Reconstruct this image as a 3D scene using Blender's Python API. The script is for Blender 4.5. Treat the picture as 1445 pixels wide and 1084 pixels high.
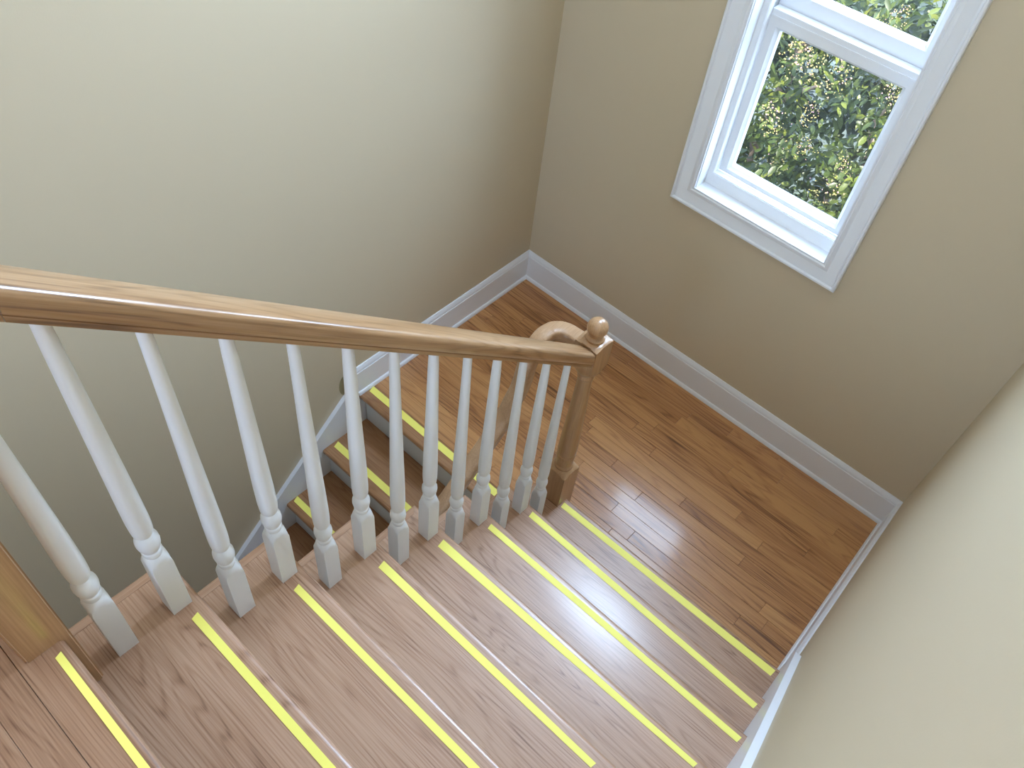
import bpy, bmesh, math, random
from mathutils import Matrix, Vector

# ------------------------------------------------------------------ scene, camera, light
for o in list(bpy.data.objects):
    bpy.data.objects.remove(o, do_unlink=True)
S = bpy.context.scene
COL = S.collection
random.seed(7)

CAM = Vector((0.829, -1.5911, 2.9549))
YAW, PITCH, ROLL, FPX = -0.6268, -0.8771, 0.1451, 1181.83
def cam_axes():
    cy, sy, cp, sp = math.cos(YAW), math.sin(YAW), math.cos(PITCH), math.sin(PITCH)
    f = Vector((sy*cp, cy*cp, sp)); r = Vector((cy, -sy, 0)); u = r.cross(f)
    c, s = math.cos(ROLL), math.sin(ROLL)
    return c*r + s*u, -s*r + c*u, f
_r, _u, _f = cam_axes()
cd = bpy.data.cameras.new('camera'); cam = bpy.data.objects.new('camera', cd); COL.objects.link(cam)
cd.sensor_width = 36.0; cd.lens = 36.0*FPX/1445.0; cd.clip_start = 0.02
cam.matrix_world = Matrix(((_r.x, _u.x, -_f.x, CAM.x), (_r.y, _u.y, -_f.y, CAM.y), (_r.z, _u.z, -_f.z, CAM.z), (0, 0, 0, 1)))
S.camera = cam

S.view_settings.view_transform = 'Standard'
S.view_settings.look = 'None'
S.view_settings.gamma = 1.0
S.view_settings.use_curve_mapping = False
S.view_settings.exposure = 0.0
S.cycles.use_denoising = True
S.cycles.max_bounces = 10
S.cycles.diffuse_bounces = 6
S.cycles.sample_clamp_indirect = 6.0
S.cycles.caustics_reflective = False
S.cycles.caustics_refractive = False

W = bpy.data.worlds.new('sky'); S.world = W; W.use_nodes = True
bg = W.node_tree.nodes['Background']
bg.inputs['Color'].default_value = (0.54, 0.72, 1.0, 1)
bg.inputs['Strength'].default_value = 18.0

def add_light(name, kind, loc, direction, energy, color=(1, 1, 1), **kw):
    d = bpy.data.lights.new(name, kind); d.energy = energy; d.color = color
    portal = kw.pop('portal', False)
    for k, v in kw.items(): setattr(d, k, v)
    o = bpy.data.objects.new(name, d); COL.objects.link(o); o.location = loc
    o.rotation_euler = Vector(direction).to_track_quat('-Z', 'Y').to_euler()
    if portal: d.cycles.is_portal = True
    return o
add_light('sun', 'SUN', (3, 3, 6), (-0.55, 0.16, -0.76), 36.0, (1.0, 0.95, 0.84), angle=0.009)
add_light('stair_window_portal', 'AREA', (-0.008, 1.16, 1.67), (0, -1, 0), 1.0, shape='RECTANGLE', size=0.6, size_y=1.4, portal=True)
add_light('hall_window_portal', 'AREA', (0.41, -4.45, 2.8), (0, 1, 0), 1.0, shape='RECTANGLE', size=1.12, size_y=1.4, portal=True)
add_light('upper_window_fill', 'AREA', (-0.008, 1.14, 3.20), (0, -1, -0.30), 128.0, (0.54, 0.72, 1.0), shape='RECTANGLE', size=0.57, size_y=1.05)  # added area lamp brightening the stairwell from the upper opening
add_light('lower_hall_fill', 'AREA', (-0.58, -4.37, -0.25), (-0.14, 1, 0.16), 30.0, (0.52, 0.72, 1.0), shape='RECTANGLE', size=0.74, size_y=2.3)  # added fill light in the lower hall

# ------------------------------------------------------------------ dimensions
RR, G = 0.1971, 0.2286            # riser height, going
XL, YW = -1.0558, 0.9905          # left wall, window wall
ZUP = 8*RR                        # upper floor
ZLOW = -8*RR                      # lower floor
CEIL = 4.02
YB = -4.4                         # back of the hall
YLN = -0.145                      # lower landing nosing
def xr(y): return 1.008 - 0.0135*y   # right wall (very slightly out of square)

# ------------------------------------------------------------------ materials
def new_mat(name):
    m = bpy.data.materials.new(name); m.use_nodes = True
    nt = m.node_tree
    return m, nt, nt.nodes['Principled BSDF']
def nd(nt, t, **kw):
    n = nt.nodes.new(t)
    for k, v in kw.items(): setattr(n, k, v)
    return n
def paint(name, col, rough=0.6, bump=0.0, bscale=300, spec=0.4):
    m, nt, b = new_mat(name)
    b.inputs['Base Color'].default_value = (*col, 1); b.inputs['Roughness'].default_value = rough
    b.inputs['Specular IOR Level'].default_value = spec
    if bump:
        tc = nd(nt, 'ShaderNodeTexCoord'); no = nd(nt, 'ShaderNodeTexNoise'); no.inputs['Scale'].default_value = bscale
        no.inputs['Detail'].default_value = 3
        bp = nd(nt, 'ShaderNodeBump'); bp.inputs['Strength'].default_value = bump; bp.inputs['Distance'].default_value = 0.002
        nt.links.new(tc.outputs['Object'], no.inputs['Vector']); nt.links.new(no.outputs['Fac'], bp.inputs['Height'])
        nt.links.new(bp.outputs['Normal'], b.inputs['Normal'])
    return m
def oak(name, dark, mid, light, axis='X', rough=0.3, coat=0.3, figure=1.0, tone=0.25, scale=1.0, streak=0.0, ring=1.0, pore=1.0, coat_rough=0.16):
    m, nt, b = new_mat(name); L = nt.links.new
    tc = nd(nt, 'ShaderNodeTexCoord'); oi = nd(nt, 'ShaderNodeObjectInfo')
    off = nd(nt, 'ShaderNodeVectorMath', operation='MULTIPLY_ADD')
    cmb = nd(nt, 'ShaderNodeCombineXYZ')
    for k in ('X', 'Y', 'Z'): L(oi.outputs['Random'], cmb.inputs[k])
    L(cmb.outputs[0], off.inputs[0]); off.inputs[1].default_value = (17.3, 9.1, 5.7); L(tc.outputs['Object'], off.inputs[2])
    src = off.outputs[0]
    rot = {'X': (0, 0, 0), 'Y': (0, 0, math.radians(-90)), 'Z': (0, math.radians(90), 0), 'RAIL': (math.radians(40.77), 0, 0)}[axis]
    if axis in ('Y', 'Z', 'RAIL'):
        mp0 = nd(nt, 'ShaderNodeMapping'); mp0.inputs['Rotation'].default_value = rot
        L(src, mp0.inputs['Vector']); src = mp0.outputs[0]
        if axis == 'RAIL':
            mp1 = nd(nt, 'ShaderNodeMapping'); mp1.inputs['Rotation'].default_value = (0, 0, math.radians(-90))
            L(src, mp1.inputs['Vector']); src = mp1.outputs[0]
    def mapped(sx, sy, sz):
        mp = nd(nt, 'ShaderNodeMapping'); mp.inputs['Scale'].default_value = (sx*scale, sy*scale, sz*scale)
        L(src, mp.inputs['Vector']); return mp.outputs[0]
    # cathedral figure: a slow height field cut by growth rings
    n1 = nd(nt, 'ShaderNodeTexNoise'); n1.inputs['Scale'].default_value = 1.0; n1.inputs['Detail'].default_value = 2.0
    n1.inputs['Roughness'].default_value = 0.45
    L(mapped(0.8, 9.5, 9.5), n1.inputs['Vector'])
    mul = nd(nt, 'ShaderNodeMath', operation='MULTIPLY'); mul.inputs[1].default_value = 78.0*figure
    L(n1.outputs['Fac'], mul.inputs[0])
    sn = nd(nt, 'ShaderNodeMath', operation='SINE'); L(mul.outputs[0], sn.inputs[0])
    rg = nd(nt, 'ShaderNodeMapRange'); rg.inputs['From Min'].default_value = -1; rg.inputs['From Max'].default_value = 1
    L(sn.outputs[0], rg.inputs['Value'])
    pw = nd(nt, 'ShaderNodeMath', operation='POWER'); pw.inputs[1].default_value = 3.6; L(rg.outputs[0], pw.inputs[0])
    # straight pores
    n2 = nd(nt, 'ShaderNodeTexNoise'); n2.inputs['Scale'].default_value = 1.0; n2.inputs['Detail'].default_value = 3.0
    L(mapped(6.0, 330.0, 330.0), n2.inputs['Vector'])
    # broad tone
    n3 = nd(nt, 'ShaderNodeTexNoise'); n3.inputs['Scale'].default_value = 1.0; n3.inputs['Detail'].default_value = 2.0
    L(mapped(1.4, 18.0, 18.0), n3.inputs['Vector'])
    # f = .5*rings*modulation + .3*pores + tone
    md = nd(nt, 'ShaderNodeTexNoise'); md.inputs['Scale'].default_value = 1.0; L(mapped(2.0, 14.0, 14.0), md.inputs['Vector'])
    rm = nd(nt, 'ShaderNodeMath', operation='MULTIPLY'); L(pw.outputs[0], rm.inputs[0]); L(md.outputs['Fac'], rm.inputs[1])
    pm = nd(nt, 'ShaderNodeMath', operation='MULTIPLY_ADD'); L(n2.outputs['Fac'], pm.inputs[0]); pm.inputs[1].default_value = 0.70*pore; pm.inputs[2].default_value = -0.35*pore
    s1 = nd(nt, 'ShaderNodeMath', operation='MULTIPLY_ADD'); L(rm.outputs[0], s1.inputs[0]); s1.inputs[1].default_value = -0.34*ring
    n3s = nd(nt, 'ShaderNodeMath', operation='MULTIPLY_ADD'); L(n3.outputs['Fac'], n3s.inputs[0]); n3s.inputs[1].default_value = 0.55; n3s.inputs[2].default_value = 0.27; L(n3s.outputs[0], s1.inputs[2])
    s2 = nd(nt, 'ShaderNodeMath', operation='ADD'); L(s1.outputs[0], s2.inputs[0]); L(pm.outputs[0], s2.inputs[1])
    tm = nd(nt, 'ShaderNodeMapRange'); tm.inputs['To Min'].default_value = -tone; tm.inputs['To Max'].default_value = tone
    L(oi.outputs['Random'], tm.inputs['Value'])
    s3 = nd(nt, 'ShaderNodeMath', operation='ADD'); L(s2.outputs[0], s3.inputs[0]); L(tm.outputs[0], s3.inputs[1])
    last = s3.outputs[0]
    if streak:
        n4 = nd(nt, 'ShaderNodeTexNoise'); n4.inputs['Scale'].default_value = 1.0; n4.inputs['Detail'].default_value = 1.0
        L(mapped(1.2, 38.0, 38.0), n4.inputs['Vector'])
        r4 = nd(nt, 'ShaderNodeMapRange'); r4.inputs['From Min'].default_value = 0.62; r4.inputs['From Max'].default_value = 0.75
        r4.inputs['To Min'].default_value = 0; r4.inputs['To Max'].default_value = -streak
        L(n4.outputs['Fac'], r4.inputs['Value'])
        s4 = nd(nt, 'ShaderNodeMath', operation='ADD'); L(last, s4.inputs[0]); L(r4.outputs[0], s4.inputs[1]); last = s4.outputs[0]
    cr = nd(nt, 'ShaderNodeValToRGB'); e = cr.color_ramp.elements
    e[0].position = 0.0; e[0].color = (*dark, 1); e[1].position = 0.72; e[1].color = (*light, 1)
    x = e.new(0.33); x.color = (*mid, 1)
    L(last, cr.inputs['Fac']); L(cr.outputs['Color'], b.inputs['Base Color'])
    b.inputs['Roughness'].default_value = rough
    b.inputs['Coat Weight'].default_value = coat; b.inputs['Coat Roughness'].default_value = coat_rough
    bp = nd(nt, 'ShaderNodeBump'); bp.inputs['Strength'].default_value = 0.12; bp.inputs['Distance'].default_value = 0.0006
    L(s2.outputs[0], bp.inputs['Height']); L(bp.outputs['Normal'], b.inputs['Normal'])
    return m

M_WALL = paint('wall_paint', (0.572, 0.483, 0.340), 0.55, 0.06, 220, 0.35)
M_CEIL = paint('ceiling_paint', (0.86, 0.86, 0.85), 0.8)
M_WHITE = paint('white_trim_paint', (0.79, 0.805, 0.84), 0.32, 0.04, 60)
M_BAL = paint('white_baluster_paint', (0.80, 0.83, 0.89), 0.42, 0.05, 90)
M_RISER = paint('riser_paint', (0.50, 0.49, 0.45), 0.45)
M_VINYL = paint('white_sash_paint', (0.82, 0.83, 0.85), 0.3)
M_TAPE = paint('yellow_tape_vinyl', (0.92, 0.84, 0.18), 0.55, 0.05, 500, 0.3)
M_PATCH = paint('brown_patch', (0.30, 0.25, 0.13), 0.8)
M_GAP = paint('dark_underlay', (0.05, 0.03, 0.02), 0.9)
OAKT = dict(dark=(0.17, 0.078, 0.036), mid=(0.345, 0.186, 0.106), light=(0.45, 0.272, 0.172))
M_TREAD = oak('oak_tread', axis='X', rough=0.42, coat=0.5, coat_rough=0.22, tone=0.05, figure=2.3, ring=1.45, pore=1.8, **OAKT)
M_RETURN = oak('oak_return', axis='Y', rough=0.42, coat=0.35, coat_rough=0.26, tone=0.05, **OAKT)
M_FLOOR = oak('oak_strip_floor', (0.14, 0.050, 0.013), (0.38, 0.160, 0.052), (0.55, 0.275, 0.100), 'X', 0.36, 0.8, 1.2, 0.15, 1.0, 0.22, ring=1.4, pore=1.3, coat_rough=0.13)
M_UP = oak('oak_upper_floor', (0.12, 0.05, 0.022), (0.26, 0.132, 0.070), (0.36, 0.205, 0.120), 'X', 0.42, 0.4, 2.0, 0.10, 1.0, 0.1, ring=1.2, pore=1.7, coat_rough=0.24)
M_LOW = oak('oak_lower_shaded', (0.10, 0.038, 0.013), (0.27, 0.120, 0.045), (0.38, 0.195, 0.085), 'X', 0.36, 0.5, 1.6, 0.05, 1.0, 0.1, ring=1.0, pore=1.4, coat_rough=0.18)  # shade of the lower flight is put into this darker oak colour
M_RAIL = oak('oak_handrail', (0.14, 0.065, 0.025), (0.32, 0.175, 0.080), (0.44, 0.265, 0.140), 'RAIL', 0.28, 0.5, 1.6, 0.02, ring=1.5, pore=1.2)
M_RAILX = oak('oak_rail_easing', (0.20, 0.10, 0.045), (0.38, 0.22, 0.115), (0.52, 0.33, 0.19), 'Y', 0.28, 0.5, 0.8, 0.02, ring=0.6)
M_POST = oak('oak_newel', (0.17, 0.085, 0.035), (0.36, 0.20, 0.095), (0.50, 0.305, 0.165), 'Z', 0.28, 0.5, 0.8, 0.02, ring=0.6)

# ------------------------------------------------------------------ mesh helpers
def link(name, me, mat, parent=None, smooth=None):
    o = bpy.data.objects.new(name, me); COL.objects.link(o)
    if mat is not None and not me.materials: me.materials.append(mat)
    if parent is not None: o.parent = parent
    return o
def finish(bm, name, smooth=35):
    bmesh.ops.recalc_face_normals(bm, faces=bm.faces[:])
    me = bpy.data.meshes.new(name); bm.to_mesh(me); bm.free()
    if smooth:
        me.shade_smooth()
        try: me.set_sharp_from_angle(angle=math.radians(smooth))
        except Exception: pass
    return me
def tag(o, label=None, cat=None, group=None, kind=None):
    if label: o['label'] = label
    if cat: o['category'] = cat
    if group: o['group'] = group
    if kind: o['kind'] = kind
    return o
def empty(name, loc=(0, 0, 0)):
    o = bpy.data.objects.new(name, None); COL.objects.link(o); o.location = loc; o.empty_display_size = 0.05
    return o
def add_box(bm, a, b):
    x0, y0, z0 = a; x1, y1, z1 = b
    v = [bm.verts.new(p) for p in ((x0,y0,z0),(x1,y0,z0),(x1,y1,z0),(x0,y1,z0),(x0,y0,z1),(x1,y0,z1),(x1,y1,z1),(x0,y1,z1))]
    return [bm.faces.new([v[i] for i in f]) for f in ((0,3,2,1),(4,5,6,7),(0,1,5,4),(1,2,6,5),(2,3,7,6),(3,0,4,7))]
def box_mesh(name, a, b, bevel=0.0, seg=2):
    bm = bmesh.new(); add_box(bm, a, b)
    if bevel: bmesh.ops.bevel(bm, geom=bm.edges[:], offset=bevel, segments=seg, affect='EDGES', profile=0.5)
    return finish(bm, name)
def add_prism(bm, poly, axis, lo, hi):
    """poly: list of 2D points. axis X: (y,z), axis Z: (x,y), axis Y: (x,z). lo/hi may be functions of the 2D point."""
    def P(p, t):
        t = t(p) if callable(t) else t
        return {'X': (t, p[0], p[1]), 'Y': (p[0], t, p[1]), 'Z': (p[0], p[1], t)}[axis]
    A = [bm.verts.new(P(p, lo)) for p in poly]; B = [bm.verts.new(P(p, hi)) for p in poly]
    n = len(poly)
    bm.faces.new(A[::-1]); bm.faces.new(B)
    for i in range(n): bm.faces.new((A[i], A[(i+1) % n], B[(i+1) % n], B[i]))
def prism_mesh(name, poly, axis, lo, hi, smooth=35):
    bm = bmesh.new(); add_prism(bm, poly, axis, lo, hi); return finish(bm, name, smooth)
def add_lathe(bm, prof, cx, cy, seg=24, cap=True):
    rings = []
    for z, r in prof:
        rings.append([bm.verts.new((cx + r*math.cos(2*math.pi*i/seg), cy + r*math.sin(2*math.pi*i/seg), z)) for i in range(seg)])
    for a, b in zip(rings, rings[1:]):
        for i in range(seg): bm.faces.new((a[i], a[(i+1) % seg], b[(i+1) % seg], b[i]))
    if cap: bm.faces.new(rings[0][::-1]); bm.faces.new(rings[-1])
def add_sweep(bm, path, frames, prof, close=False):
    """prof 2D points (side, up); frames: list of (side, up) vectors per path point"""
    rings = []
    for p, (s, u) in zip(path, frames):
        rings.append([bm.verts.new(Vector(p) + s*a + u*b) for a, b in prof])
    n = len(prof)
    for a, b in zip(rings, rings[1:]):
        for i in range(n): bm.faces.new((a[i], a[(i+1) % n], b[(i+1) % n], b[i]))
    bm.faces.new(rings[0][::-1]); bm.faces.new(rings[-1])
def add_ring(bm, x0, x1, z0, z1, prof):
    """rectangular frame in the XZ plane; prof closed loop of (inset, y)"""
    rings = []
    for cx, cz, sx, sz in ((x0, z0, 1, 1), (x1, z0, -1, 1), (x1, z1, -1, -1), (x0, z1, 1, -1)):
        rings.append([bm.verts.new((cx + sx*i, y, cz + sz*i)) for i, y in prof])
    n = len(prof)
    for k in range(4):
        a, b = rings[k], rings[(k+1) % 4]
        for i in range(n): bm.faces.new((a[i], a[(i+1) % n], b[(i+1) % n], b[i]))

def struct(name, me, mat, label, parent=None):
    o = link(name, me, mat, parent)
    if parent is None: tag(o, label, None, None, 'structure')
    elif label: o['label'] = label
    return o

# ------------------------------------------------------------------ room shell
T = 0.18
# left wall, full height
struct('wall_left', box_mesh('wall_left', (XL-T, YB, ZLOW), (XL, YW+T, CEIL)), M_WALL, 'tall plain beige painted wall beside the lower flight')
# right wall, slightly out of square
def right_poly():
    y0, y1 = YB, YW + T
    return [(xr(y0), y0), (xr(y1), y1), (xr(y1)+T, y1), (xr(y0)+T, y0)]
struct('wall_right', prism_mesh('wall_right', right_poly(), 'Z', ZLOW, CEIL, 0), M_WALL, 'pale beige painted wall along the upper flight of stairs')
# window wall with its opening
WX0, WX1, WZ0, WZ1 = -0.303, 0.2871, 0.992, 2.36
bm = bmesh.new()
OX0, OX1, OZ0, OZ1 = WX0-0.012, WX1+0.012, WZ0-0.012, WZ1+0.012
xe = 1.2
add_box(bm, (XL, YW, ZLOW), (OX0, YW+T, CEIL)); add_box(bm, (OX1, YW, ZLOW), (xr(YW)+0.001, YW+T, CEIL))
add_box(bm, (OX0, YW, ZLOW), (OX1, YW+T, OZ0)); add_box(bm, (OX0, YW, OZ1), (OX1, YW+T, 2.618)); add_box(bm, (OX0, YW, 3.782), (OX1, YW+T, CEIL))
struct('wall_window', finish(bm, 'wall_window', 0), M_WALL, 'khaki beige wall holding the white framed window above the landing')
# hall back wall with a window opening
bm = bmesh.new(); hx0, hx1, hz0, hz1 = -0.15, 0.97, 2.1, 3.5
add_box(bm, (XL-T, YB-T, ZLOW), (hx0, YB, CEIL)); add_box(bm, (hx1, YB-T, ZLOW), (xr(YB)+T, YB, CEIL))
add_box(bm, (hx0, YB-T, ZLOW), (hx1, YB, hz0)); add_box(bm, (hx0, YB-T, hz1), (hx1, YB, CEIL))
struct('wall_back', finish(bm, 'wall_back', 0), M_WALL, 'beige wall at the far end of the upper hall')
struct('ceiling', box_mesh('ceiling', (XL-T, YB-T, CEIL), (xr(YB)+T, YW+T, CEIL+0.15)), M_CEIL, 'flat white ceiling over the stairwell')

# ------------------------------------------------------------------ floors of oak strips
floor = empty('floor', (0, 0, 0)); tag(floor, 'glossy oak strip floor of the stair landing', None, None, 'structure')
XS = -0.095                                     # left face of the upper stair carcass
link('subfloor', box_mesh('subfloor', (XL, YLN+0.05, -0.2), (xr(0.5)-0.001, YW, -0.0195)), M_GAP, floor)
PLT = 0.018
def plank(x0, x1, y0, y1, parent, z=0.0, mat=M_FLOOR, name='plank'):
    w = x1-x0; d = y1-y0
    bm = bmesh.new()
    add_box(bm, (-w/2, -d/2, -PLT), (w/2, d/2, 0))
    ed = [e for e in bm.edges if all(v.co.z > -0.001 for v in e.verts)]
    bmesh.ops.bevel(bm, geom=ed, offset=0.0009, segments=1, affect='EDGES')
    o = link(name, finish(bm, name, 0), mat, parent)
    o.location = ((x0+x1)/2, (y0+y1)/2, z + random.uniform(-0.0003, 0.0003))
    return o
PW = 0.0575
rows = []
y = 0.078
rng = random.Random(21)
while y < YW - 0.003:
    rows.append((y, min(y+PW, YW-0.002))); y += PW
# between the lower nosing and the first strip joint: a wide nosing board and strips
rows_front = [(YLN+0.088, 0.0205), (0.0205, 0.078)]
for (a, b) in rows_front + rows:
    xa = XL + 0.003
    xb_end = xr((a+b)/2) - 0.003
    x = xa - rng.uniform(0, 0.5)
    while x < xb_end - 0.001:
        ln = rng.uniform(0.38, 0.95); x2 = min(x+ln, xb_end)
        if xb_end - x2 < 0.12: x2 = xb_end
        s = max(x, xa)
        segs = [(s, x2)]
        if a < -0.032:      # in front of the first riser of the upper flight the strips stop
            segs = [(s, min(x2, XS-0.001))]
        for p, q in segs:
            if q - p > 0.02: plank(p+0.0003, q-0.0003, a+0.0003, b-0.0003, floor)
        x = x2

def nosed_board(name, x0, x1, yf, yb, ztop, th, mat, parent, r=0.012, front=1):
    """board whose front edge (at y=yf, towards front*Y) is rounded"""
    bm = bmesh.new()
    add_box(bm, (x0, min(yf, yb), ztop-th), (x1, max(yf, yb), ztop))
    ed = [e for e in bm.edges if all(abs(v.co.y-yf) < 1e-6 for v in e.verts) and abs(e.verts[0].co.z-e.verts[1].co.z) < 1e-6]
    bmesh.ops.bevel(bm, geom=ed, offset=r, segments=5, affect='EDGES', profile=0.5)
    return link(name, finish(bm, name), mat, parent)
nosed_board('nosing_board', XL+0.003, XS-0.002, YLN, YLN+0.087, 0.0, 0.027, M_LOW, floor)

# upper hall floor
hall = empty('floor_upper', (0, 0, 0)); tag(hall, 'oak strip floor of the upper hall at the stair head', None, None, 'structure')
link('subfloor', box_mesh('subfloor', (XS, -2.6, ZUP-0.22), (xr(-1.6)-0.001, -1.63, ZUP-0.0195)), M_GAP, hall)
link('subfloor', box_mesh('subfloor', (XL+0.001, YB+0.001, ZUP-0.22), (xr(-3)-0.001, -2.6, ZUP-0.001)), M_FLOOR, hall)
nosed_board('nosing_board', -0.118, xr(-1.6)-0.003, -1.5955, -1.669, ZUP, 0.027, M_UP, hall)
y = -1.6695
while y > -2.59:
    x = -0.118 - rng.uniform(0, .5)
    while x < 1.02:
        x2 = min(x + rng.uniform(0.5, 1.1), 1.022)
        s = max(x, -0.118)
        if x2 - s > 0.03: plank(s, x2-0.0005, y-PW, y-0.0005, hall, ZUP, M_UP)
        x = x2
    y -= PW
struct('floor_lower', box_mesh('floor_lower', (XL, YB, ZLOW-0.15), (xr(YB), YW, ZLOW)), M_FLOOR, 'dark oak floor at the foot of the lower flight')

# ------------------------------------------------------------------ upper flight
up = empty('staircase', (0.45, -0.8, 0.0)); up.location = (0, 0, 0)
tag(up, 'upper flight of pale oak treads descending beside the white balusters', 'staircase')
def edge_bevel(bm, pick, r, seg=4):
    ed = [e for e in bm.edges if pick(e.verts[0].co, e.verts[1].co)]
    bmesh.ops.bevel(bm, geom=ed, offset=r, segments=seg, affect='EDGES', profile=0.5)
TT = 0.027
RT = 0.0235
XE = -0.1175
for k in range(1, 8):
    z1 = k*RR; z0 = z1-TT; yf = -(k-1)*G; yb = -k*G - 0.03
    xr0 = xr((yf+yb)/2) - 0.0235
    bm = bmesh.new()
    add_prism(bm, [(XE+0.0004, yf), (XE+RT, yf-RT), (XE+RT, yb), (xr0, yb), (xr0, yf)], 'Z', z0, z1)
    edge_bevel(bm, lambda a, b: abs(a.y-yf) < 1e-5 and abs(b.y-yf) < 1e-5 and abs(a.z-b.z) < 1e-6, 0.0115)
    for v in bm.verts: v.co -= Vector((0.4, yf, z1))
    tr = link('tread', finish(bm, 'tread'), M_TREAD, up); tr.location = (0.4, yf, z1)
    bm = bmesh.new()
    add_prism(bm, [(XE, yf-0.0004), (XE+RT-0.0006, yf-RT), (XE+RT-0.0006, yb), (XE, yb)], 'Z', z0, z1)
    edge_bevel(bm, lambda a, b: abs(a.x-XE) < 1e-5 and abs(b.x-XE) < 1e-5 and abs(a.z-b.z) < 1e-6, 0.0095)
    rt = link('return_nosing', finish(bm, 'return_nosing'), M_RETURN, tr)
    rt.matrix_parent_inverse = Matrix.Translation((-0.4, -yf, -z1))
# risers
for k in range(1, 9):
    yf = -(k-1)*G - 0.03
    z0 = (k-1)*RR + (0.0 if k > 1 else 0.0); z1 = k*RR-TT
    link('riser', box_mesh('riser', (XS, yf-0.018, z0), (xr(yf)-0.0235, yf, z1-0.0003)), M_RISER, up)
    # little cove under each nosing
    bm = bmesh.new(); yc = yf
    add_prism(bm, [(yc, z1-0.018), (yc, z1-0.0005), (yc+0.018, z1-0.0005), (yc+0.011, z1-0.004), (yc+0.005, z1-0.010)], 'X', XS, xr(yf)-0.0235)
    link('cove_moulding', finish(bm, 'cove'), M_TREAD, up)
# open stringer on the balustrade side, and carcass wall under it
poly = []
for k in range(1, 9):
    yf = -(k-1)*G - 0.03
    poly += [(yf, (k-1)*RR if k > 1 else -0.2), (yf, k*RR-TT-0.001)]
poly += [(-1.66, ZUP-TT-0.001), (-1.66, ZUP-0.30)]
poly += [(-0.03-G*0.5, -0.2)]
link('stringer', prism_mesh('stringer', poly, 'X', XS, XS+0.018, 0), M_WHITE, up)
wl = [(YLN+0.028, ZLOW), (YLN+0.028, -0.21), (-0.2, -0.21)]
for k in range(2, 9):
    wl.append((-(k-1)*G-0.06, (k-2)*RR + 0.0))
wl += [(-1.80, ZUP-0.24), (-2.6, ZUP-0.24), (-2.6, ZLOW)]
struct('wall_inner', prism_mesh('wall_inner', wl, 'X', XS+0.02, XS+0.10, 0), M_WALL, 'beige wall below the upper flight beside the lower steps')
# wall skirt on the right: board face, thick painted top
def nosz(y): return RR + (-y)*RR/G
sk = [(0.03, nosz(0.03)+0.12), (-1.70, nosz(-1.70)+0.12), (-1.70, nosz(-1.70)-0.25), (0.03, nosz(0.03)-0.25)]
sk = [(0.055, 0.0), (0.055, 0.168), (0.048, nosz(0.048)+0.12), (-1.62, nosz(-1.62)+0.12), (-1.62, nosz(-1.62)-0.30), (-0.2, 0.0)]
bm = bmesh.new(); add_prism(bm, sk, 'X', lambda p: xr(p[0])-0.023, lambda p: xr(p[0])-0.0003)
struct('trim_1', finish(bm, 'trim_1', 0), M_WHITE, 'white sloping skirt board between the upper treads and right wall')

# ------------------------------------------------------------------ lower flight
low = empty('staircase', (0, 0, 0)); tag(low, 'lower flight of oak treads coloured darker for shade going down behind the balusters', 'staircase')
for k in range(1, 8):
    z1 = -k*RR; yf = YLN - k*G; yb = yf + G + 0.032
    o = nosed_board('tread', -0.35, 0.35, 0, yb-yf, 0, TT, M_LOW, low, 0.0095)
    # full width from wall skirt to inner wall
    sx = (XS+0.0185 - (XL+0.0205))/0.70
    for v in o.data.vertices: v.co.x *= sx
    o.location = ((XS+0.0185 + XL+0.0205)/2, yf, z1)
for k in range(0, 8):
    z1 = -k*RR - TT; yf = YLN - k*G + 0.03
    link('riser', box_mesh('riser', (XL+0.0205, yf, -(k+1)*RR), (XS+0.0185, yf+0.018, z1-0.0003)), M_RISER, low)
def lnz(y): return (y-YLN)*RR/G
sk = [(-0.205, 0.03), (-0.205, lnz(-0.205)+0.109), (-1.95, lnz(-1.95)+0.109), (-1.95, ZLOW), (-1.4, ZLOW), (-0.1165, -0.26), (-0.1165, -0.0285), (-0.1475, -0.0285), (-0.1475, 0.0)]
struct('trim_2', prism_mesh('trim_2', sk, 'X', XL+0.0003, XL+0.020, 0), M_WHITE, 'white sloping skirt board on the left wall along lower steps')
# small flat brown patch on the wall behind the cut end of the baseboard
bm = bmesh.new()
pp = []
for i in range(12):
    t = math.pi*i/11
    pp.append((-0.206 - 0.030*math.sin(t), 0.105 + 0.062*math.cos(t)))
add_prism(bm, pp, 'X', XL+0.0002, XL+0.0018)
struct('trim_3', finish(bm, 'trim_3', 0), M_PATCH, 'small brown patch at the cut end of left baseboard')

# ------------------------------------------------------------------ baseboards
BB = [(0, 0.006), (0.014, 0.006), (0.014, 0.140), (0.0105, 0.1425), (0.0105, 0.1455), (0.0135, 0.149), (0.0125, 0.158), (0.008, 0.165), (0.005, 0.1705), (0, 0.1712)]
SH = [(0.014, 0.0), (0.0245, 0.0), (0.0243, 0.006), (0.0225, 0.012), (0.019, 0.0165), (0.014, 0.018)]
def baseboard(name, fn, label):
    """fn(end, off) -> (x, y) at each end for a profile offset from the wall"""
    root = None
    for nm, prof in (('baseboard', BB), ('shoe_moulding', SH)):
        bm = bmesh.new(); rings = []
        for e in (0, 1):
            rings.append([bm.verts.new((*fn(e, d, nm), z)) for d, z in prof])
        n = len(prof)
        for i in range(n): bm.faces.new((rings[0][i], rings[0][(i+1) % n], rings[1][(i+1) % n], rings[1][i]))
        bm.faces.new(rings[0][::-1]); bm.faces.new(rings[1])
        me = finish(bm, nm, 30)
        if root is None: root = struct(name, me, M_WHITE, label)
        else: link(nm, me, M_WHITE, root)
def bb_left(e, d, nm):
    return (XL+d, YW-d) if e else (XL+d, -0.2045 if nm == 'baseboard' else YLN-0.001)
def bb_win(e, d, nm):
    return (xr(YW-d)-d, YW-d) if e else (XL+d, YW-d)
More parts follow.
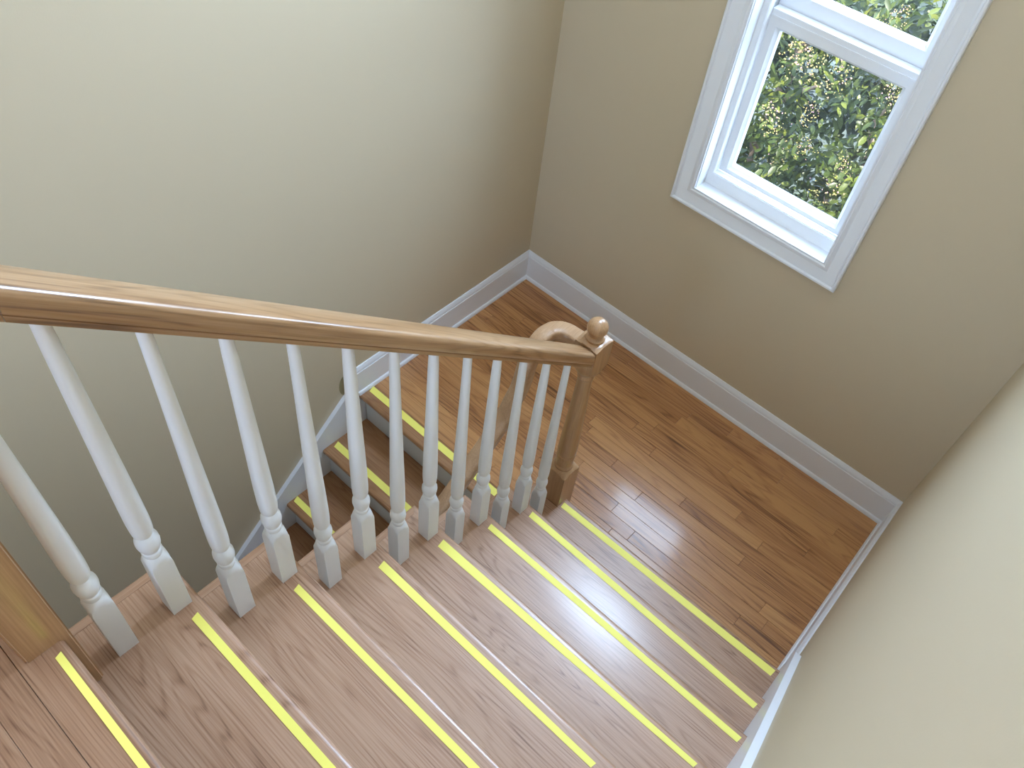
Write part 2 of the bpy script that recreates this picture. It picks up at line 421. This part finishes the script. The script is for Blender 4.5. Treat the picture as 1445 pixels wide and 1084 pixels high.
def bb_right(e, d, nm):
    y = 0.056 if not e else YW-d
    return (xr(y)-d, y)
baseboard('baseboard_left', bb_left, 'white moulded baseboard on the left wall beside the landing')
baseboard('baseboard_window', bb_win, 'long white moulded baseboard under the window along the landing')
baseboard('baseboard_right', bb_right, 'white baseboard on the right wall seen from above')

# ------------------------------------------------------------------ window
win = None
bm = bmesh.new()
CW = 0.0835
cp = [(0, YW+0.0), (0, YW-0.022), (0.004, YW-0.026), (0.010, YW-0.025), (0.014, YW-0.017), (0.020, YW-0.0185), (0.027, YW-0.016), (0.050, YW-0.0125), (0.057, YW-0.010), (0.062, YW-0.0125), (0.072, YW-0.013), (0.0765, YW-0.009), (0.0835, YW-0.009), (0.0835, YW+0.0)]
add_ring(bm, WX0-CW, WX1+CW-0.015, WZ0-CW+0.003, WZ1+CW, cp)
# make the right leg as wide as measured
win = struct('window_1', finish(bm, 'window_1', 30), M_WHITE, 'white double hung window with moulded casing looking onto leafy tree')
def wpart(name, me, mat, parent=None):
    return link(name, me, mat, parent or win)
bm = bmesh.new()
# jamb and sill lining, with the stop standing proud at the sash side
jp = [(-0.010, YW-0.001), (0.0035, YW-0.001), (0.0035, YW+0.062), (0.024, YW+0.065), (0.027, YW+0.069), (0.027, YW+0.097), (0.016, YW+0.098), (0.016, YW+T+0.02), (-0.010, YW+T+0.02)]
add_ring(bm, WX0, WX1, WZ0-0.003, WZ1, jp)
wpart('jamb', finish(bm, 'jamb', 30), M_VINYL)
bm = bmesh.new(); add_box(bm, (WX0+0.004, YW+0.064, WZ0), (WX1-0.004, YW+0.100, 1.046))
bmesh.ops.bevel(bm, geom=[e for e in bm.edges], offset=0.003, segments=2, affect='EDGES')
wpart('sill_stop', finish(bm, 'sill_stop', 30), M_VINYL)
def sash(name, x0, x1, z0, z1, yf, th, stile, bot, top, label=None):
    bm = bmesh.new()
    def rail(poly, axis, lo, hi): add_prism(bm, poly, axis, lo, hi)
    gx0, gx1, gz0, gz1 = x0+stile, x1-stile, z0+bot, z1-top
    yb = yf+th; yg = yf+th*0.5
    rings = []
    # section of the frame from the outside edge in to the glass
    def sec(w): return [(0, yb), (0, yf), (w-0.012, yf), (w-0.010, yf+0.004), (w-0.001, yf+0.013), (w, yf+0.014), (w, yb)]
    secs = {'l': sec(stile), 'b': sec(bot), 't': sec(top)}
    n = 7
    corners = [(x0, z0, 1, 1, 'l', 'b'), (x1, z0, -1, 1, 'l', 'b'), (x1, z1, -1, -1, 'l', 't'), (x0, z1, 1, -1, 'l', 't')]
    for cx, cz, sx, sz, a, b in corners:
        rings.append([bm.verts.new((cx+sx*secs[a][i][0], secs[a][i][1], cz+sz*secs[b][i][0])) for i in range(n)])
    for k in range(4):
        A, B = rings[k], rings[(k+1) % 4]
        for i in range(n): bm.faces.new((A[i], A[(i+1) % n], B[(i+1) % n], B[i]))
    s = wpart(name, finish(bm, name, 30), M_VINYL)
    if label: s['label'] = label
    g = box_mesh('glass_pane', (gx0-0.004, yg+0.006, gz0-0.004), (gx1+0.004, yg+0.009, gz1+0.004))
    gl = link('glass_pane', g, M_GLASS, s)
    return s
m, nt, b = new_mat('window_glass')
out = nt.nodes['Material Output']
tr_ = nd(nt, 'ShaderNodeBsdfTransparent'); gl_ = nd(nt, 'ShaderNodeBsdfGlossy'); gl_.inputs['Roughness'].default_value = 0.0
tr_.inputs['Color'].default_value = (0.97, 0.985, 0.98, 1)
lw_ = nd(nt, 'ShaderNodeLayerWeight'); lw_.inputs['Blend'].default_value = 0.5
p5_ = nd(nt, 'ShaderNodeMath', operation='POWER'); p5_.inputs[1].default_value = 5.0; nt.links.new(lw_.outputs['Facing'], p5_.inputs[0])
fr_ = nd(nt, 'ShaderNodeMath', operation='MULTIPLY_ADD'); fr_.inputs[1].default_value = 0.96; fr_.inputs[2].default_value = 0.04
nt.links.new(p5_.outputs[0], fr_.inputs[0]); mx_ = nd(nt, 'ShaderNodeMixShader')
nt.links.new(fr_.outputs[0], mx_.inputs[0]); nt.links.new(tr_.outputs[0], mx_.inputs[1]); nt.links.new(gl_.outputs[0], mx_.inputs[2])
df_ = nd(nt, 'ShaderNodeBsdfTranslucent'); df_.inputs['Color'].default_value = (0.9, 0.9, 0.9, 1)
mx2 = nd(nt, 'ShaderNodeMixShader'); mx2.inputs[0].default_value = 0.004
nt.links.new(mx_.outputs[0], mx2.inputs[1]); nt.links.new(df_.outputs[0], mx2.inputs[2]); nt.links.new(mx2.outputs[0], out.inputs['Surface'])
M_GLASS = m
sash('lower_sash', WX0+0.026, WX1-0.026, 1.046, 1.690, YW+0.101, 0.040, 0.0425, 0.030, 0.066)
sash('upper_sash', WX0+0.020, WX1-0.020, 1.655, 2.345, YW+0.147, 0.034, 0.055, 0.096, 0.050)
# sash lock on the meeting rail is above the frame of the picture; small lip along the lower sash
bm = bmesh.new(); add_box(bm, (WX0+0.027, YW+0.098, 1.664), (WX1-0.027, YW+0.1015, 1.671))
wpart('meeting_rail_lip', finish(bm, 'lip', 0), M_VINYL)
bm = bmesh.new(); add_box(bm, (WX0-0.05, YW+T-0.002, WZ0-0.06), (WX1+0.05, YW+T+0.06, WZ0-0.005))
wpart('outer_sill', finish(bm, 'outer_sill', 0), M_VINYL)

bm = bmesh.new(); add_ring(bm, WX0-CW, WX1+CW-0.015, 2.63-CW, 3.77+CW, cp)  # unseen window, added around the extra stairwell lamp
win2 = struct('window_2', finish(bm, 'window_2', 30), M_WHITE, 'white fixed upper window, unseen, added for light above the double hung window')
bm = bmesh.new(); add_ring(bm, WX0, WX1, 2.63, 3.77, [(-0.010, YW-0.001), (0.0035, YW-0.001), (0.0035, YW+T+0.02), (-0.010, YW+T+0.02)])
link('jamb', finish(bm, 'jamb', 30), M_VINYL, win2)
bm = bmesh.new(); add_ring(bm, WX0+0.004, WX1-0.004, 2.634, 3.766, [(0, YW+0.08), (0.03, YW+0.08), (0.03, YW+0.11), (0, YW+0.11)])
link('fixed_sash', finish(bm, 'fixed_sash', 30), M_VINYL, win2)
link('glass_pane', box_mesh('glass_pane', (WX0+0.03, YW+0.093, 2.66), (WX1-0.03, YW+0.097, 3.74)), M_GLASS, win2)

# ------------------------------------------------------------------ balustrade
rail_root = empty('stair_railing', (-0.0175, -0.8, 0.0)); rail_root.location = (0, 0, 0)
tag(rail_root, 'stair railing of oak handrail, turned white balusters and oak newel posts beside upper flight', 'railing')
SL = RR/G
ANG = math.atan(SL)
XRC = -0.0175                                  # rail centre line
UPV = Vector((0, math.sin(ANG), math.cos(ANG)))      # perpendicular to the rail, in its plane
SIDE = Vector((1, 0, 0))
HW = 0.0315
RPROF = []
half = [(0.024, 0.0), (0.0268, 0.0015), (0.0275, 0.0055), (0.0275, 0.0098), (0.0262, 0.0106), (0.0262, 0.0122), (0.0295, 0.0135), (0.0318, 0.0180), (0.0325, 0.0250), (0.0325, 0.0365), (0.0312, 0.0425), (0.0280, 0.0462), (0.0235, 0.0480), (0.0120, 0.0498), (0.0, 0.0504)]
RPROF = [(a, b) for a, b in half] + [(-a, b) for a, b in half[::-1][1:]]
def rail_bot(y): return 0.768 + RR - y*SL
def rail_mesh(name, ya, yb_):
    bm = bmesh.new()
    pts = [Vector((XRC, ya, rail_bot(ya))), Vector((XRC, yb_, rail_bot(yb_)))]
    # plumb cut ends: the profile is slid along the rail so that every point sits at the same y
    d = Vector((0, -math.cos(ANG), math.sin(ANG)))
    rings = []
    for p in pts:
        ring = []
        for a, b in RPROF:
            q = p + SIDE*a + UPV*b
            t = (q.y - p.y)/math.cos(ANG)
            ring.append(bm.verts.new(q + d*t))
        rings.append(ring)
    n = len(RPROF)
    for i in range(n): bm.faces.new((rings[0][i], rings[0][(i+1) % n], rings[1][(i+1) % n], rings[1][i]))
    bm.faces.new(rings[0][::-1]); bm.faces.new(rings[1])
    return finish(bm, name, 40)
link('handrail', rail_mesh('handrail', -0.058, -1.4465), M_RAIL, rail_root)
link('rail_fitting', rail_mesh('rail_fitting', -1.4475, -1.583), M_RAIL, rail_root)

def baluster_mesh(h_top):
    bm = bmesh.new(); hs = 0.020
    # square foot with lamb's tongue shoulders, blended into the turning
    seg = 24
    def sq(ang, h):
        c, s = math.cos(ang), math.sin(ang); m_ = max(abs(c), abs(s)); return h/m_
    rings = []
    angs = [2*math.pi*(i+0.5)/seg for i in range(seg)]
    # put samples right at the corners
    angs = sorted(set([round(2*math.pi*i/seg + math.pi/4, 6) for i in range(seg)]))
    def ring(z, fn): rings.append([bm.verts.new((fn(a)*math.cos(a), fn(a)*math.sin(a), z)) for a in angs])
    ring(0, lambda a: sq(a, hs)); ring(0.168, lambda a: sq(a, hs))
    for z, r in ((0.176, 0.0265), (0.184, 0.0238), (0.192, 0.0208), (0.199, 0.0172)):
        ring(z, lambda a, r=r: min(sq(a, hs), r))
    prof = [(0.2005, 0.0158), (0.203, 0.0168), (0.207, 0.0180), (0.211, 0.0184), (0.2145, 0.0172), (0.2165, 0.0150), (0.219, 0.0150), (0.222, 0.0172), (0.230, 0.0200), (0.240, 0.0213), (0.250, 0.0207), (0.258, 0.0182), (0.2635, 0.0148), (0.2655, 0.0130), (0.269, 0.0130), (0.2705, 0.0160), (0.278, 0.0182), (0.292, 0.0190), (0.310, 0.0195), (0.36, 0.0192), (0.45, 0.0178), (0.60, 0.0150), (0.75, 0.0124), (0.85, 0.0112), (h_top, 0.0106)]
    prof = [p for p in prof if p[0] <= h_top]
    for z, r in prof: ring(z, lambda a, r=r: r)
    n = len(angs)
    for a, b in zip(rings, rings[1:]):
        for i in range(n): bm.faces.new((a[i], a[(i+1) % n], b[(i+1) % n], b[i]))
    bm.faces.new(rings[0][::-1]); bm.faces.new(rings[-1])
    return finish(bm, 'baluster', 28)
XB = -0.020
BM = {}
for mI in range(1, 14):
    yc = -0.0377 - mI*G/2
    k = mI//2 + 1
    h = rail_bot(yc) - k*RR + 0.006
    key = mI % 2
    if key not in BM: BM[key] = baluster_mesh(h)
    o = link('baluster', BM[key], M_BAL, rail_root); o.location = (XB, yc, k*RR)

# newel at the landing
def square_post(bm, cx, cy, hs, z0, z1, c0=0.0, c1=0.0, r0=None, r1=None, seg=32):
    angs = [2*math.pi*i/seg + math.pi/4 for i in range(seg)]
    def sq(a, h): return h/max(abs(math.cos(a)), abs(math.sin(a)))
    spec = []
    if c0: spec += [(z0-c0, r0), (z0-c0*0.55, r0+(hs*1.2-r0)*0.55), (z0-c0*0.2, hs*1.28)]
    spec += [(z0, hs*1.42), (z1, hs*1.42)]
    if c1: spec += [(z1+c1*0.2, hs*1.28), (z1+c1*0.55, r1+(hs*1.2-r1)*0.55), (z1+c1, r1)]
    rings = []
    for z, r in spec:
        rings.append([bm.verts.new((cx+min(sq(a, hs), r)*math.cos(a), cy+min(sq(a, hs), r)*math.sin(a), z)) for a in angs])
    for A, B in zip(rings, rings[1:]):
        for i in range(seg): bm.faces.new((A[i], A[(i+1) % seg], B[(i+1) % seg], B[i]))
    bm.faces.new(rings[0][::-1]); bm.faces.new(rings[-1])
NX, NY, NH = -0.027, -0.013, 0.044
newel = empty('newel_post'); newel.parent = rail_root; newel['label'] = 'turned oak newel post with ball top at the landing'
bm = bmesh.new(); square_post(bm, NX, NY, NH, 0.0005, 0.378, c1=0.022, r1=0.036)
link('square_base', finish(bm, 'square_base', 30), M_POST, newel)
bm = bmesh.new()
add_lathe(bm, [(0.3995, 0.033), (0.403, 0.0365), (0.409, 0.0372), (0.414, 0.0350), (0.418, 0.0325), (0.432, 0.0322), (0.452, 0.0338), (0.466, 0.0352), (0.474, 0.0345), (0.478, 0.0315), (0.482, 0.0312), (0.486, 0.0345), (0.497, 0.0362), (0.52, 0.0360), (0.60, 0.0338), (0.75, 0.0290), (0.86, 0.0255), (0.905, 0.0245), (0.910, 0.0275), (0.917, 0.0285), (0.924, 0.0270), (0.928, 0.0255), (0.936, 0.0290)], NX, NY, 32)
link('turned_shaft', finish(bm, 'turned_shaft', 28), M_POST, newel)
bm = bmesh.new(); square_post(bm, NX, NY, 0.0425, 0.972, 1.082, c0=0.036, r0=0.030, c1=0.008, r1=0.037)
link('rail_block', finish(bm, 'rail_block', 30), M_POST, newel)
bm = bmesh.new()
prof = [(1.0895, 0.0300), (1.094, 0.0315), (1.098, 0.0300), (1.101, 0.0240), (1.106, 0.0215), (1.110, 0.0235)]
bc, br = 1.138, 0.0335
for i in range(4, 17):
    t = -math.pi/2 + math.pi*i/16
    prof.append((bc + br*math.sin(t), max(0.0006, br*math.cos(t))))
add_lathe(bm, prof, NX, NY, 32)
link('ball_finial', finish(bm, 'ball_finial', 40), M_POST, newel)
# square post at the head of the stairs
post = empty('newel_post'); post.parent = rail_root; post['label'] = 'square oak newel post at the stair head'
bm = bmesh.new(); add_box(bm, (-0.0645, -1.6565, ZUP-0.23), (0.0125, -1.5815, 2.55))
vert = [e for e in bm.edges if abs(e.verts[0].co.z-e.verts[1].co.z) > 0.5]
bmesh.ops.bevel(bm, geom=vert, offset=0.004, segments=3, affect='EDGES')
link('square_shaft', finish(bm, 'square_shaft', 35), M_POST, post)
bm = bmesh.new(); add_box(bm, (-0.0745, -1.667, 2.55), (0.0225, -1.571, 2.575)); bmesh.ops.bevel(bm, geom=bm.edges[:], offset=0.006, segments=2, affect='EDGES')
link('post_cap', finish(bm, 'post_cap'), M_POST, post)

# ------------------------------------------------------------------ lower handrail with its gooseneck
lr = empty('lower_handrail'); tag(lr, 'curved oak handrail running from newel down the lower flight', 'handrail')
XH = -0.172
def smooth_path(ctrl, sub=8):
    P = [Vector(c) for c in ctrl]; out = []
    for i in range(len(P)-1):
        p0 = P[i-1] if i else P[i]*2-P[i+1]; p1 = P[i]; p2 = P[i+1]; p3 = P[i+2] if i+2 < len(P) else P[i+1]*2-P[i]
        for j in range(sub):
            t = j/sub
            out.append(0.5*((2*p1) + (p2-p0)*t + (2*p0-5*p1+4*p2-p3)*t*t + (3*p1-p0-3*p2+p3)*t*t*t))
    out.append(P[-1]); return out
def lower_c(y): return lnz(y) + 0.800
ctrl = [(-0.066, -0.013, 1.036), (-0.100, -0.013, 1.036), (-0.132, -0.018, 1.036), (-0.157, -0.036, 1.036), (-0.169, -0.062, 1.034), (XH, -0.090, 1.026),
        (XH, -0.116, 1.003), (XH, -0.135, 0.968), (XH, -0.146, 0.925), (XH, -0.153, 0.880), (XH, -0.167, 0.838), (XH, -0.192, 0.798), (XH, -0.226, lower_c(-0.226)+0.004), (XH, -0.28, lower_c(-0.28)), (XH, -0.40, lower_c(-0.40))]
path = smooth_path(ctrl, 6)
prof = [(a*0.86, b-0.0254) for a, b in RPROF]
frames = []
for i, p in enumerate(path):
    a = path[max(0, i-1)]; b = path[min(len(path)-1, i+1)]
    t = (b-a).normalized()
    if abs(t.z) < 0.12 and p.z > 1.0:
        side = t.cross(Vector((0, 0, 1))).normalized()
        last_side = side
    else:
        side = Vector((-1, 0, 0))
    if i and frames[-1][0].dot(side) < 0: side = -side
    up_ = side.cross(t).normalized()
    if i and frames[-1][1].dot(up_) < 0: up_ = -up_
    if i == 0 and up_.z < 0: up_ = -up_
    frames.append((side, up_))
bm = bmesh.new(); add_sweep(bm, path, frames, prof)
link('gooseneck', finish(bm, 'gooseneck', 40), M_RAILX, lr)
bm = bmesh.new()
p2 = [Vector((XH, -0.401, lower_c(-0.401))), Vector((XH, -1.55, lower_c(-1.55)))]
u2 = UPV.copy(); 
add_sweep(bm, p2, [(Vector((1, 0, 0)), Vector((0, -math.sin(ANG), math.cos(ANG))))]*2, prof)
link('straight_rail', finish(bm, 'straight_rail', 40), M_RAILX, lr)
for yb_ in (-0.62, -1.40):
    bm = bmesh.new(); zc = lower_c(yb_)-0.03
    add_sweep(bm, [(XH, yb_, zc), (XH, yb_, zc-0.06), (XS-0.001, yb_, zc-0.085)], [(Vector((1, 0, 0)), Vector((0, 1, 0))), (Vector((0.7, 0, 0.7)), Vector((0, 1, 0))), (Vector((0, 0, 1)), Vector((0, 1, 0)))], [(0.006*math.cos(2*math.pi*i/8), 0.006*math.sin(2*math.pi*i/8)) for i in range(8)])
    link('bracket', finish(bm, 'bracket', 40), M_WHITE, lr)

# ------------------------------------------------------------------ yellow tape strips
def tape(pts, z, label, group):
    """pts: four (x, y) corners in order"""
    cx = sum(p[0] for p in pts)/4; cy = sum(p[1] for p in pts)/4
    me = prism_mesh('yellow_tape', [(p[0]-cx, p[1]-cy) for p in pts], 'Z', 0, 0.0006, 0)
    o = link('yellow_tape', me, M_TAPE); o.location = (cx, cy, z)
    return tag(o, label, 'tape', group)
GU, GL = 'yellow tape strips on the upper treads', 'yellow tape strips on the lower steps'
UT = {1: (0.022, 0.9715, -0.0238, -0.0492, -0.0142, -0.0430),
      2: (0.0245, 0.9755, -0.0175, -0.0424, -0.0320, -0.0530),
      3: (0.0222, 0.9803, -0.0222, -0.0428, -0.0180, -0.0385),
      4: (0.0280, 0.9200, -0.0228, -0.0497, -0.0150, -0.0300),
      5: (0.0370, 0.7425, -0.0255, -0.0480, -0.0285, -0.0440),
      6: (0.0255, 0.6800, -0.0348, -0.0521, -0.0330, -0.0490),
      7: (0.0255, 0.6800, -0.0235, -0.0397, -0.0250, -0.0410),
      8: (0.0305, 0.6800, -0.0130, -0.0250, -0.0170, -0.0300)}
UL = {1: 'yellow tape strip on the lowest upper tread, nearest the landing floor',
      2: 'yellow tape strip on the second tread up from the landing',
      3: 'yellow tape strip on the third tread up from the landing',
      4: 'widest yellow tape strip, tapering, on the fourth tread up from the landing',
      5: 'yellow tape strip on the fifth tread up from the landing',
      6: 'yellow tape strip on the sixth tread up from the landing',
      7: 'yellow tape strip on the knotty tread just below the stair head',
      8: 'yellow tape strip on the stair head edge beside the square oak post'}
for k, (x0, x1, a, b, c, d) in UT.items():
    yo = -(k-1)*G if k < 8 else -1.5955
    tape([(x0+0.004, yo+b), (x1-0.003, yo+d), (x1, yo+c), (x0, yo+a)], k*RR+0.0003, UL[k], GU)
LT = {0: (-1.034, -0.16, 0.079, 0.047), 1: (-1.026, -0.16, 0.080, 0.048), 2: (-1.035, -0.16, 0.061, 0.032)}
LLB = {0: 'yellow tape strip on the landing edge at the top of the lower flight',
       1: 'yellow tape strip on the first step below the landing',
       2: 'yellow tape strip on the second step below the landing, farthest down'}
for k, (x0, x1, a, b) in LT.items():
    yo = YLN - k*G
    tape([(x0+0.010, yo+b), (x1, yo+b), (x1, yo+a), (x0, yo+a)], -k*RR+0.0003, LLB[k], GL)

# ------------------------------------------------------------------ tree outside
m, nt, b = new_mat('leaf'); L = nt.links.new
oi = nd(nt, 'ShaderNodeObjectInfo'); ge = nd(nt, 'ShaderNodeNewGeometry')
ad = nd(nt, 'ShaderNodeMath', operation='ADD'); L(oi.outputs['Random'], ad.inputs[0]); L(ge.outputs['Random Per Island'], ad.inputs[1])
fr = nd(nt, 'ShaderNodeMath', operation='FRACT'); L(ad.outputs[0], fr.inputs[0])
cr = nd(nt, 'ShaderNodeValToRGB'); e = cr.color_ramp.elements
e[0].color = (0.014, 0.022, 0.002, 1); e[1].color = (0.080, 0.090, 0.008, 1); x = e.new(0.6); x.color = (0.032, 0.046, 0.004, 1)
L(fr.outputs[0], cr.inputs['Fac']); L(cr.outputs['Color'], b.inputs['Base Color'])
b.inputs['Roughness'].default_value = 0.42; b.inputs['Specular IOR Level'].default_value = 0.24
tl = nd(nt, 'ShaderNodeBsdfTranslucent'); L(cr.outputs['Color'], tl.inputs['Color'])
mx = nd(nt, 'ShaderNodeMixShader'); mx.inputs[0].default_value = 0.28
L(b.outputs[0], mx.inputs[1]); L(tl.outputs[0], mx.inputs[2]); L(mx.outputs[0], nt.nodes['Material Output'].inputs['Surface'])
M_LEAF = m
M_BARK = paint('bark', (0.20, 0.13, 0.09), 0.8)
def flower_mat():
    m, nt, b = new_mat('crape_flower'); L = nt.links.new
    ge = nd(nt, 'ShaderNodeNewGeometry'); cr = nd(nt, 'ShaderNodeValToRGB'); e = cr.color_ramp.elements
    e[0].color = (0.16, 0.13, 0.03, 1); e[1].color = (0.40, 0.20, 0.26, 1)
    x = e.new(0.45); x.color = (0.20, 0.17, 0.05, 1); x = e.new(0.8); x.color = (0.26, 0.15, 0.06, 1)
    L(ge.outputs['Random Per Island'], cr.inputs['Fac']); L(cr.outputs['Color'], b.inputs['Base Color']); b.inputs['Roughness'].default_value = 0.7
    return m
M_FLOWER = flower_mat()

tree = empty('flowering_tree', (-0.9, 2.75, ZLOW)); tag(tree, 'bushy green tree with tan flower clusters outside the window', 'tree')
TO = Vector((-0.9, 2.75, ZLOW))
def child(name, me, mat, loc, rot=None, scale=None):
    o = link(name, me, mat, tree); o.location = Vector(loc)-TO
    if rot is not None: o.rotation_euler = rot
    if scale: o.scale = (scale,)*3
    return o
trng = random.Random(5)
LEAF = [(0, 0, 0), (0.30, 0.20, 0.03), (0.30, -0.20, 0.03), (0.68, 0.19, 0.01), (0.68, -0.19, 0.01), (1.0, 0, -0.10), (0.33, 0, -0.015), (0.68, 0, -0.035)]
LF = [(0, 6, 1), (0, 2, 6), (6, 7, 3, 1), (6, 2, 4, 7), (7, 5, 3), (7, 4, 5)]
def leaf_basis(rg):
    az = rg.uniform(0, 2*math.pi); droop = rg.uniform(-0.2, 1.0); roll = rg.gauss(0, 0.5)
    d = Vector((math.cos(az)*math.cos(droop), math.sin(az)*math.cos(droop), -math.sin(droop)))
    s = d.cross(Vector((0, 0, 1))).normalized(); n = s.cross(d)
    s2 = s*math.cos(roll)+n*math.sin(roll); n2 = -s*math.sin(roll)+n*math.cos(roll)
    return d, s2, n2
# shoots: leaves in pairs along drooping twigs, on a lumpy front
shoots = []
def front(x, z):    # the tree's near surface
    return 1.80 + 0.16*math.sin(3.1*x+0.7)*math.cos(2.7*z) + 0.12*math.sin(6.3*z+2.0*x) + 0.10*max(0, 0.6-z)
verts, faces = [], []
leaf_spots = []
for i in range(4600):
    x = trng.uniform(-2.3, 1.3); z = trng.uniform(-1.3, 1.72)
    depth = abs(trng.gauss(0, 0.33)) if i < 2100 else trng.uniform(0.3, 1.7)
    y = front(x, z) + depth
    p = Vector((x, y, z))
    az = trng.uniform(0, 2*math.pi)
    d = Vector((math.cos(az), math.sin(az)*0.8-0.25, trng.uniform(-0.7, 0.35))).normalized()
    n = trng.randint(7, 12); ln = trng.uniform(0.12, 0.24)
    s = d.cross(Vector((0, 0, 1))).normalized()
    for j in range(n):
        q = p + d*ln*j/n + Vector((0, 0, -0.05*(j/n)**2))
        side = 1 if j % 2 else -1
        ld = (d*trng.uniform(0.3, 0.9) + s*side*trng.uniform(0.5, 1.0) + Vector((0, 0, trng.uniform(-0.8, 0.1)))).normalized()
        ls = ld.cross(Vector((0, 0, 1))).normalized(); lnm = ls.cross(ld)
        ro = trng.gauss(0, 0.55)
        s2 = ls*math.cos(ro)+lnm*math.sin(ro); n2 = -ls*math.sin(ro)+lnm*math.cos(ro)
        L_ = trng.uniform(0.032, 0.058)*(1 if i < 2100 else 1.9)
        leaf_spots.append((depth, q, ld, s2, n2, L_))
# 280 of the nearest leaves in the middle of the view are objects of their own
near = sorted(range(len(leaf_spots)), key=lambda i: leaf_spots[i][1].y + 3*(abs(leaf_spots[i][1].x+0.3) > 0.42) + 3*(abs(leaf_spots[i][1].z-0.9) > 0.62))[:280]
nearset = set(near)
lme = bpy.data.meshes.new('leaf'); lme.from_pydata(LEAF, [], LF); lme.shade_smooth(); lme.materials.append(M_LEAF)
for i, (dp, q, ld, s2, n2, L_) in enumerate(leaf_spots):
    if i in nearset:
        o = child('leaf', lme, None, q)
        mt = Matrix((ld, s2, n2)).transposed().to_4x4()
        o.rotation_euler = mt.to_euler(); o.scale = (L_*1.1,)*3
    else:
        b0 = len(verts)
        for a, bb, c in LEAF: verts.append(q + (ld*a + s2*bb + n2*c)*L_ - TO)
        for f in LF: faces.append([b0+k for k in f])
fme = bpy.data.meshes.new('foliage'); fme.from_pydata(verts, [], faces); fme.shade_smooth(); fme.materials.append(M_LEAF)
fo = link('foliage', fme, None, tree); fo['kind'] = 'stuff'
# trunks and limbs
def limb(name, pts, r0, r1, parent_offset=TO):
    bm = bmesh.new(); P = smooth_path(pts, 4); fr = []; 
    for i, p in enumerate(P):
        t = (P[min(i+1, len(P)-1)]-P[max(0, i-1)]).normalized(); s = t.cross(Vector((0.3, 1, 0.1))).normalized(); fr.append((s, s.cross(t)))
    rings = []
    for i, (p, (s, u)) in enumerate(zip(P, fr)):
        r = r0+(r1-r0)*i/(len(P)-1)
        rings.append([bm.verts.new(p - parent_offset + s*r*math.cos(2*math.pi*k/8) + u*r*math.sin(2*math.pi*k/8)) for k in range(8)])
    for A, B in zip(rings, rings[1:]):
        for k in range(8): bm.faces.new((A[k], A[(k+1) % 8], B[(k+1) % 8], B[k]))
    bm.faces.new(rings[0][::-1]); bm.faces.new(rings[-1])
    return link(name, finish(bm, name, 60), M_BARK, tree)
limb('trunk', [(-0.9, 2.75, ZLOW), (-0.85, 2.7, -0.6), (-0.7, 2.6, 0.6), (-0.6, 2.5, 1.6)], 0.06, 0.02)
limb('trunk', [(-0.8, 2.8, ZLOW), (-0.5, 2.75, -0.6), (-0.1, 2.6, 0.5), (0.2, 2.4, 1.5)], 0.05, 0.018)
limb('branch', [(-0.72, 2.62, 0.5), (-0.5, 2.3, 0.8), (-0.35, 2.05, 1.0)], 0.02, 0.006)
limb('branch', [(-0.85, 2.7, -0.5), (-0.6, 2.3, 0.1), (-0.4, 2.0, 0.5)], 0.02, 0.006)
limb('branch', [(-0.1, 2.6, 0.5), (-0.1, 2.3, 0.8), (0.0, 2.0, 1.1)], 0.02, 0.006)
# flower panicles
frng = random.Random(11)
bv, bf = [], []
for i in range(70):
    h = frng.random(); rr_ = 0.075*(1-h*0.6)*math.sqrt(frng.random()); a = frng.uniform(0, 2*math.pi)
    c = Vector((rr_*math.cos(a), rr_*math.sin(a), h*0.12)); r = frng.uniform(0.0025, 0.0048)
    b0 = len(bv)
    for v in ((1,0,0),(-1,0,0),(0,1,0),(0,-1,0),(0,0,1),(0,0,-1)): bv.append(c+Vector(v)*r)
    for f in ((0,2,4),(2,1,4),(1,3,4),(3,0,4),(2,0,5),(1,2,5),(3,1,5),(0,3,5)): bf.append([b0+k for k in f])
pme = bpy.data.meshes.new('flower_cluster'); pme.from_pydata(bv, [], bf); pme.materials.append(M_FLOWER)
for (x, y, z) in [(-0.37, 2.05, 1.12), (-0.50, 2.05, 1.12), (-0.30, 2.05, 1.06), (-0.31, 2.05, 0.88), (-0.44, 2.05, 0.77), (-0.17, 2.05, 0.55), (-0.41, 2.05, 0.58), (-0.02, 2.05, 1.15), (-0.06, 2.05, 0.72), (-0.27, 2.05, 0.72), (-0.15, 2.05, 1.42), (-0.22, 2.05, 1.32)]:
    # slide each along the line of growth to the leaf surface
    yy = front(x, z) - 0.04
    k = (yy - CAM.y)/(y - CAM.y)
    p = CAM + (Vector((x, y, z))-CAM)*k - Vector((0, 0, 0.05))
    child('flower_cluster', pme, None, p, (frng.uniform(-1.1, 1.1), frng.uniform(-1.1, 1.1), frng.uniform(0, 6)), frng.uniform(0.65, 1.25))
# ground outside
mg = paint('bare_soil', (0.012, 0.014, 0.007), 0.9, 0.2, 40)
struct('ground', box_mesh('ground', (-14, YW+T+0.01, ZLOW-0.2), (14, 22, ZLOW)), mg, 'dark bare soil outside below the window')
bpy.context.view_layer.update()
